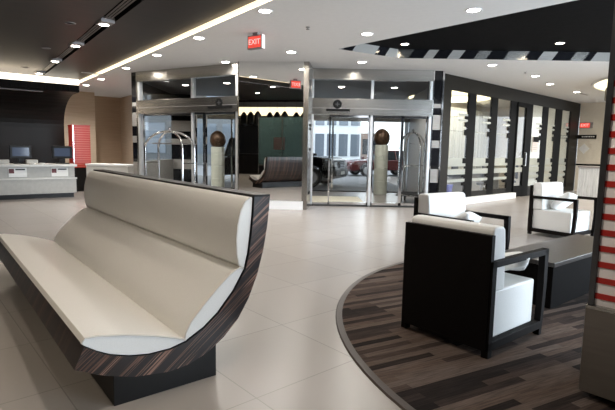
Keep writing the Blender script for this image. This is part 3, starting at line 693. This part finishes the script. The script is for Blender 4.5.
# ------------------------------------------------------------------ ceiling lights and signs
def downlight(x, y, label, z=CEIL, r=.085, m='lamp', w=70, group='recessed downlights in the white ceiling', color=(1,.96,.91), size=150):
    t = thing('downlight', label, 'light', (x,y,z), 0, group)
    MB().lathe([(r*.98,-.004),(r*1.25,-.010),(r*1.38,-.002),(r*1.38,0)], seg=28).build('trim_ring', M['whiteplastic'] if m == 'lamp' else M['greycase'], t, smooth=True)
    MB().lathe([(0,-.006),(r,-.006)], seg=24).build('bulb_face', M[m], t)
    if w:
        l = bpy.data.lights.new('downlight_beam', 'SPOT'); l.energy = w; l.color = color; l.spot_size = R(size); l.spot_blend = .6; l.shadow_soft_size = .08
        lo = bpy.data.objects.new('downlight_beam', l); COL.objects.link(lo); lo.location = (x,y,z-.05)
DL = [((265,11),(-.66,7.13),'downlight nearest the camera in the row along the glowing cove'),
 (0,(-2.01,8.92),'second downlight from the camera in the row along the glowing cove'),
 (0,(-3.30,10.62),'third downlight from the camera in the row along the glowing cove'),
 (0,(-4.65,12.44),'downlight in the row along the cove just left of the left doors'),
 (0,(-6.19,14.55),'downlight along the cove left of the left banded column'),
 (0,(-7.33,16.06),'farthest downlight along the cove, by the beige wood wall'),
 (0,(-1.95,11.31),'downlight in the white ceiling right above the left steel header'),
 (0,(-.39,10.02),'downlight in front of the mirror, right of the hanging exit sign'),
 (0,(.95,8.38),'downlight between the hanging exit sign and the dark ceiling recess'),
 (0,(2.24,6.89),'downlight next to the long slanted edge of the dark recess'),
 (0,(1.15,10.98),'downlight in the white ceiling over the right entrance doors'),
 (0,(4.07,11.04),'downlight over the glass office wall, nearest the entrance'),
 (0,(5.70,12.46),'second downlight from the entrance along the glass office wall'),
 (0,(6.75,13.81),'third downlight from the entrance along the glass office wall'),
 (0,(8.41,15.44),'farthest downlight along the glass wall, near the round drum light')]
for _, (x,y), l in DL: downlight(x, y, l, w=125 if x < -5.5 else 70)
for (x,y), l in (((1.57,8.42),'small downlight in the dark recess nearest its slanted edge'), ((4.82,9.59),'small downlight in the dark recess toward the striped pillar'), ((1.89,9.93),'small downlight in the dark recess near its edge of painted reflections')):
    downlight(x, y, l, CEIL+.18, .07, 'lampdim', 12, 'small downlights in the dark recess')
for (x,y), l in ((AB(9.05,1.87),'dim downlight in the dark wood ceiling, nearest of three beside the slot'), (AB(11.7,1.93),'dim downlight in the dark wood ceiling, middle of three beside the slot'), (AB(15.0,1.95),'dim downlight in the dark wood ceiling by the glowing canopy')):
    downlight(x, y, l, WOOD, .065, 'greycase', 0, 'dim downlights in the wood ceiling')
for a, b_, l in ((3.2,.2,'added downlight in the wood ceiling over the bench front, near end'), (5.6,.2,'added downlight in the wood ceiling over the bench front, far end'), (8.0,.2,'added downlight in the wood ceiling left of the bench'), (10.6,0,'added downlight in the wood ceiling over the floor before the reception desk')):  # warm downlights added out of view to light the bench area
    x, y = AB(a, b_); downlight(x, y, l, WOOD, .07, 'lamp', 10, 'added warm downlights in the wood ceiling', (1,.86,.70), 110)
downlight(.25, 2.25, 'added downlight in the wood ceiling to light the striped pillar', WOOD, .07, 'lamp', 75, 'added warm downlights in the wood ceiling', (1,.9,.78), 120)  # extra unseen downlight put in to brighten the pillar face
for x, y, l in ((.9,13.9,'downlight in the right vestibule ceiling, left one'), (2.4,13.9,'downlight in the right vestibule ceiling, right one'), (-3.6,14.2,'downlight in the left vestibule ceiling, left one'), (-2.3,13.6,'downlight in the left vestibule ceiling, right one')):
    downlight(x, y, l, 3.18, .08, 'lamp', 50, 'downlights in the entrance vestibules')
for x, l in ((-6.6,'added ceiling lamp over the left part of the bar in the mirror'), (-4.8,'added ceiling lamp over the middle of the bar in the mirror'), (-3.0,'added ceiling lamp over the right part of the bar in the mirror')):  # lamps added above the bar to brighten what the mirror shows
    downlight(x, -.2, l, 4.6, .09, 'lamp', 90, 'added ceiling lamps over the bar', (1,.85,.66), 120)
for k, (a, l) in enumerate(((8.58,'spotlight in the ceiling slot, nearest the camera'), (10.81,'spotlight in the ceiling slot, second from the camera'), (13.16,'spotlight in the ceiling slot, third from the camera'), (15.7,'spotlight at the far end of the ceiling slot by the canopy'), (6.4,'spotlight in the ceiling slot over the far half of the bench'), (4.3,'spotlight in the ceiling slot over the near half of the bench'))):
    x, y = AB(a, 2.30+.032*(a-8.6)/2.3)
    t = thing('spotlight', l, 'light', (x,y,WOOD), R(-50), 'spotlights in the wood ceiling slot')
    MB().box(-.16,.16,-.11,.11,-.035,.05).build('housing', M['greycase'], t, .005); o = MB().lathe([(0,-.040),(.075,-.040)], seg=20).build('bulb_face', M['lamp'], t); o.location = (-.05,0,0)
    l = bpy.data.lights.new('spot_beam', 'SPOT'); l.energy = 25; l.color = (1,.87,.72); l.spot_size = R(110); l.spot_blend = .7; l.shadow_soft_size = .06
    lo = bpy.data.objects.new('spot_beam', l); COL.objects.link(lo); lo.location = (x,y,WOOD-.08)
for (x,y,l) in ((-.05,7.99,'tiny sprinkler head in the white ceiling behind the nearest cove downlight'), (5.2,11.9,'tiny sprinkler head in the white ceiling over the glass wall')):
    t = thing('sprinkler', l, 'sprinkler', (x,y,CEIL)); MB().lathe([(.035,0),(.035,-.006),(.012,-.01),(.012,-.03),(.03,-.032),(.03,-.036),(0,-.036)], seg=16).build('head', M['steel'], t, smooth=True)
for (x,y,rz,l) in ((-5.9,13.5,R(37.5),'thin linear vent in the white ceiling by the cove'), (8.9,15.9,R(43),'thin linear vent in the white ceiling beside the drum light')):
    t = thing('ceiling_vent', l, 'vent', (x,y,CEIL), rz); MB().box(-.35,.35,-.05,.05,-.008,0).build('frame', M['white'], t); MB().box(-.32,.32,-.03,.03,-.012,-.008).build('slot', M['greycase'], t)
# hanging exit sign
ex = thing('exit_sign', 'red exit sign hanging from the white ceiling before the mirror', 'sign', (-.93,8.45,3.08), R(-33.5))
MB().box(-.155,.155,-.04,.04,0,.225).build('casing', M['greycase'], ex)
MB().box(.155,.16,-.04,.04,0,.225).build('end_cap', M['exitwhite'], ex)
for s in (-1,1):
    f = MB().box(-.135,.135,-.047 if s < 0 else .04,-.04 if s < 0 else .047,.02,.205).build('face', M['exitred'], ex)
    lettering('EXIT', .125, M['exitwhite'], f, (0, s*.05, .11), (R(90),0,0 if s < 0 else math.pi))
MB().box(-.05,.05,-.03,.03,.225,.27).build('ceiling_mount', M['greycase'], ex)

# ------------------------------------------------------------------ outside: street, canopy, cars, buildings
struct(MB().box(-60,60,16.2,120,-.12,-.02).build('ground_street', M['asphalt']))
cn = MB(); cn.box(-7,5.2,17.1,21.5,3.9,4.2); struct(cn.build('roof_canopy', M['canopy']))
for i, (x,y,l) in enumerate(((.8,19.5,'lamp under the outside canopy above the black car'), (2.6,20.9,'farther lamp under the outside canopy'), (-3.4,19,'lamp under the outside canopy beyond the left doors'))):
    t = thing('canopy_lamp', l, 'light', (x,y,3.9), 0, 'lamps under the outside canopy'); MB().box(-.45,.45,-.09,.09,-.05,0).build('casing', M['whiteplastic'], t); MB().box(-.43,.43,-.08,.08,-.055,-.05).build('diffuser', M['lampdim'], t)

def car(name, label, loc, rz, paint, suv):
    """local +x is the front, y left, z up"""
    t = thing(name, label, 'car', loc, rz)
    if suv: L_, W_, zb, zbelt, zr, wb, wr, hoodz = 4.7, .93, .32, 1.10, 1.82, 2.7, .37, 1.12
    else:   L_, W_, zb, zbelt, zr, wb, wr, hoodz = 4.5, .88, .24, .90, 1.44, 2.6, .32, .86
    xf, xr = .92, .92-L_                    # front axle at x=0
    bd = [(xf-.05,zb),(xf,zb+.12),(xf,zb+.38),(xf-.06,hoodz-.12),(xf-.25,hoodz-.02),(-.25,hoodz+.05),(-.55,zbelt),(xr+.35,zbelt+.02),(xr+.05,zbelt-.08),(xr,zb+.3),(xr+.06,zb)]
    def arch(cx):
        return [(cx+ (wr+.07)*math.cos(a), wr+(wr+.07)*math.sin(a)) for a in [math.pi*k/8 for k in range(9)]]
    low = [(xr+.06,zb)] + [p for p in arch(-wb)[::-1] if p[1] > zb] + [p for p in arch(0)[::-1] if p[1] > zb]
    poly = bd[:-1] + low
    b = MB().prism(poly, 1, -W_, W_).build('body', paint, t, .07, 3, smooth=True)
    # cabin
    ra = (-.75, -1.35) if suv else (-.62, -1.25)
    rb = (xr+.3, xr+.1) if suv else (xr+1.35, xr+.62)
    gh = MB(); wt = W_-.17; wb_ = W_-.03
    gh.add([(ra[0],-wb_,zbelt-.03),(ra[0],wb_,zbelt-.03),(rb[1],wb_,zbelt-.03),(rb[1],-wb_,zbelt-.03),(ra[1],-wt,zr-.05),(ra[1],wt,zr-.05),(rb[0],wt,zr-.05),(rb[0],-wt,zr-.05)], [(0,1,2,3),(4,5,6,7),(0,1,5,4),(1,2,6,5),(2,3,7,6),(3,0,4,7)])
    gh.build('windows', M['carglass'], t, .05, 2, smooth=True)
    MB().box(rb[0]-.02,ra[1]+.06,-wt-.02,wt+.02,zr-.07,zr).build('roof', paint, t, .03, 2, smooth=True)
    for s in (-1,1):
        pil = MB(); 
        for (xa, za, xb, zb2) in ((ra[0],zbelt-.02,ra[1],zr-.04), ((ra[0]+rb[1])/2,zbelt-.02,(ra[1]+rb[0])/2,zr-.04), (rb[1],zbelt-.02,rb[0],zr-.04)): pil.tube([(xa,s*wb_,za),(xb,s*wt,zb2)], .045, 6)
        pil.build('pillar', paint, t)
        hl = MB().box(xf-.16,xf-.02,s*(W_-.34),s*(W_-.03),hoodz-.36,hoodz-.17).build('headlight', M['headlight'], t, .03)
        mi = MB().box(-.62,-.45,s*W_,s*(W_+.18),zbelt,zbelt+.16).build('side_mirror', paint, t, .03)
        for cx in (0,-wb):
            mx = Matrix.Translation((cx, s*(W_-.10), wr)) @ RX(90)
            wh = MB().lathe([(wr*.6,-.11),(wr*.93,-.11),(wr,-.08),(wr,.08),(wr*.93,.11),(wr*.6,.11)], seg=32, mx=mx, caps=False).build('wheel', M['tyre'], t, smooth=True)
            rm = MB(); rm.lathe([(wr*.56,-.09),(wr*.66,-.118),(wr*.66,.118),(wr*.56,.09)], seg=32, mx=mx)
            for k in range(5):
                a = k*2*math.pi/5; m2 = mx @ Matrix.Rotation(a,4,'Z'); rm.box(0,wr*.6,-.05,.05,-.115,.115,0,m2)
            rm.lathe([(0,-.12),(.06,-.12),(.06,.12),(0,.12)], seg=12, mx=mx); rm.build('rim', M['rim'], wh)
    gr = MB(); gr.box(xf-.05,xf+.015,-.36,.36,hoodz-.40,hoodz-.16,0)
    for k in range(4): gr.box(xf+.01,xf+.03,-.34,.34,hoodz-.38+k*.06,hoodz-.355+k*.06,1)
    gr.build('grille', [M['ink'], M['chrome']], t)
    MB().box(xf-.1,xf+.05,-W_+.05,W_-.05,zb+.12,zb+.34).build('front_bumper', M['bumper'] if suv else paint, t, .04); MB().box(xf+.05,xf+.06,-.26,.26,zb+.16,zb+.28).build('number_plate', M['paper'], t)
    return t
car('black_suv', 'black sport utility car parked outside the right entrance doors', (.42,18.9+.0,-.02), R(-19), M['carblack'], True)
car('red_car', 'dark red car parked across the street beyond the black one', (2.95,27.2,-.02), R(197), M['carred'], False)

def building(label, x0, x1, y0, y1, h, m, win, cols, rows, z0=.9):
    t = thing('building', label, 'building', ((x0+x1)/2,y0,-.02)); W = x1-x0
    MB().box(-W/2,W/2,0,y1-y0,0,h).build('facade', m, t)
    for i in range(cols):
        for j in range(rows):
            cw = W/cols; rh = (h-z0)/rows
            f = MB().box(-W/2+i*cw+cw*.12,-W/2+(i+1)*cw-cw*.12,-.06,0,z0+j*rh,z0+j*rh+rh*.72).build('window', win, t)
    return t
building('pale blue glazed building across the street beyond the black car', -2.5,4.3,40,52,16,M['bldg'],M['bldgglass'],7,6)
building('dark building far off right of the pale glazed one', 9.9,20,44,50,14,M['bldgdark'],M['bldgglass'],5,4)
building('low brick building beyond the gap in the pale street fronts', 5.5,9.2,62,70,3.6,M['brick'],M['carglass'],3,1)
building('grey fronted building seen through the left entrance doors', -13,-5.0,38,46,14,M['bldgdark'],M['bldgglass'],4,4)
building('white fronted building seen through the left entrance doors', -24,-13.2,42,52,15,M['bldg'],M['bldgglass'],4,4)

# ------------------------------------------------------------------ behind the camera: bar seen in the mirror
bar = thing('back_bar', 'long bar counter reflected in the mirror', 'bar', (-4.9,-3.4,0))
MB().box(-3.6,3.6,-.3,.3,0,1.05).build('front', M['espresso'], bar); MB().box(-3.65,3.65,-.4,.35,1.05,1.1).build('worktop', M['black'], bar, .005)
gl = thing('back_bar_cove', 'glowing cove band on the dark wall behind the bar, seen in the mirror', 'light', (-4.9,-4.15,0)); MB().box(-3.6,3.6,0,.06,3.2,3.65).build('light_panel', M['covewarm'], gl); MB().box(-3.7,3.7,0,.3,3.65,4.5).build('bulkhead', M['taupe'], gl)
for k in range(13):
    x = -7.8+k*.48; h = random.uniform(.35,.75)
    t = thing('pendant_lamp', 'black pendant lamp in the cluster over the bar, seen in the mirror', 'light', (x,-3.0+.3*(k%3),4.6), 0, 'black pendants over the bar')
    MB().lathe([(.05,-1.5-h),(.17,-1.45-h),(.19,-1.5),(.06,-1.3),(0,-1.3)], seg=16).build('shade', M['black'], t, smooth=True)
    q = MB(); q.tube([(0,0,0),(0,0,-1.3)], .006, 6); q.build('cord', M['black'], t)
sn = thing('glass_screen', 'teal glass screen with steel posts behind the bench, seen in the mirror', 'screen', (-4.05,-1.0,0), R(10))
MB().box(-.9,1.6,0,.02,.6,2.9).build('pane', M['tealglass'], sn)
for x in (-.93,.35,1.6): MB().box(x,x+.035,-.02,.04,0,2.95).build('post', M['steel'], sn)
MB().box(-.9,1.6,-.015,.035,.55,.62).build('rail', M['steel'], sn)
MB().box(-.1,.5,-.01,0,1.35,1.95).build('red_mark', M['red'], sn)

# window wall on the right, beyond the striped pillar (daylight side)
w0 = Vector((8.0,-4.2,0)); w1 = Vector((9.9,8.6,0)); WM = frame(w0, w1-w0); WL = (w1-w0).length
mb = MB(); k = 0; x = 0
struct(MB().box(0,WL,0,.2,0,.25).build('wall_window_side', M['cream'], mx=WM)); struct(MB().box(0,WL,0,.2,3.15,4.6).build('trim_7', M['cream'], mx=WM))
nn = 8
mb = MB()
for k in range(nn+1): x = k*WL/nn; mb.box(x-.05,x+.05,0,.15,.25,3.15)
struct(mb.build('trim_8', M['darkframe'], mx=WM))
struct(MB().box(0,WL,.07,.08,.25,3.15).build('window_20', M['glass'], mx=WM))

# ------------------------------------------------------------------ light
def area(name, loc, rot, sx, sy, power, color):
    l = bpy.data.lights.new(name, 'AREA'); l.shape = 'RECTANGLE'; l.size = sx; l.size_y = sy; l.energy = power; l.color = color
    o = bpy.data.objects.new(name, l); COL.objects.link(o); o.location = loc; o.rotation_euler = rot; return o
# area lamp added outside the side windows, standing in for their daylight
mid = (w0+w1)/2
yaw = ang(w1-w0)
a = area('window_daylight', (mid.x+.25,mid.y-.04,1.8), (0,0,0), 12, 2.7, 850, (.74,.86,1)); a.rotation_euler = (R(90),0,yaw)
# area lamp added to brighten the office, without a fixture
p = gpt(4.3,2.6,3.2); a = area('office_fill', p, (0,0,gz), 6, 1.6, 75, (1,.93,.80))
# vestibule daylight from the street
# reception cove
p = AB(16.0, -1.5); a = area('canopy_cove_light', (p[0],p[1],3.09), (R(180),0,R(37.5)), 8, .15, 40, (1,.82,.58))
p = AB(15.2, 0.5); a = area('desk_downwash', (p[0],p[1],2.82), (0,0,R(37.5)), 5, .3, 30, (1,.85,.68))

W = bpy.data.worlds.new('world'); SC.world = W; W.use_nodes = True
bg = W.node_tree.nodes['Background']; bg.inputs['Color'].default_value = (.86,.93,1.0,1); bg.inputs['Strength'].default_value = 1.7

SC.view_settings.view_transform = 'Standard'; SC.view_settings.look = 'None'; SC.view_settings.exposure = 1.0; SC.view_settings.gamma = 1.0; SC.view_settings.use_curve_mapping = False
SC.cycles.use_denoising = True; SC.cycles.caustics_reflective = False; SC.cycles.caustics_refractive = False; SC.cycles.max_bounces = 10; SC.cycles.glossy_bounces = 6; SC.cycles.transparent_max_bounces = 24; SC.cycles.sample_clamp_indirect = 3; SC.cycles.sample_clamp_direct = 5
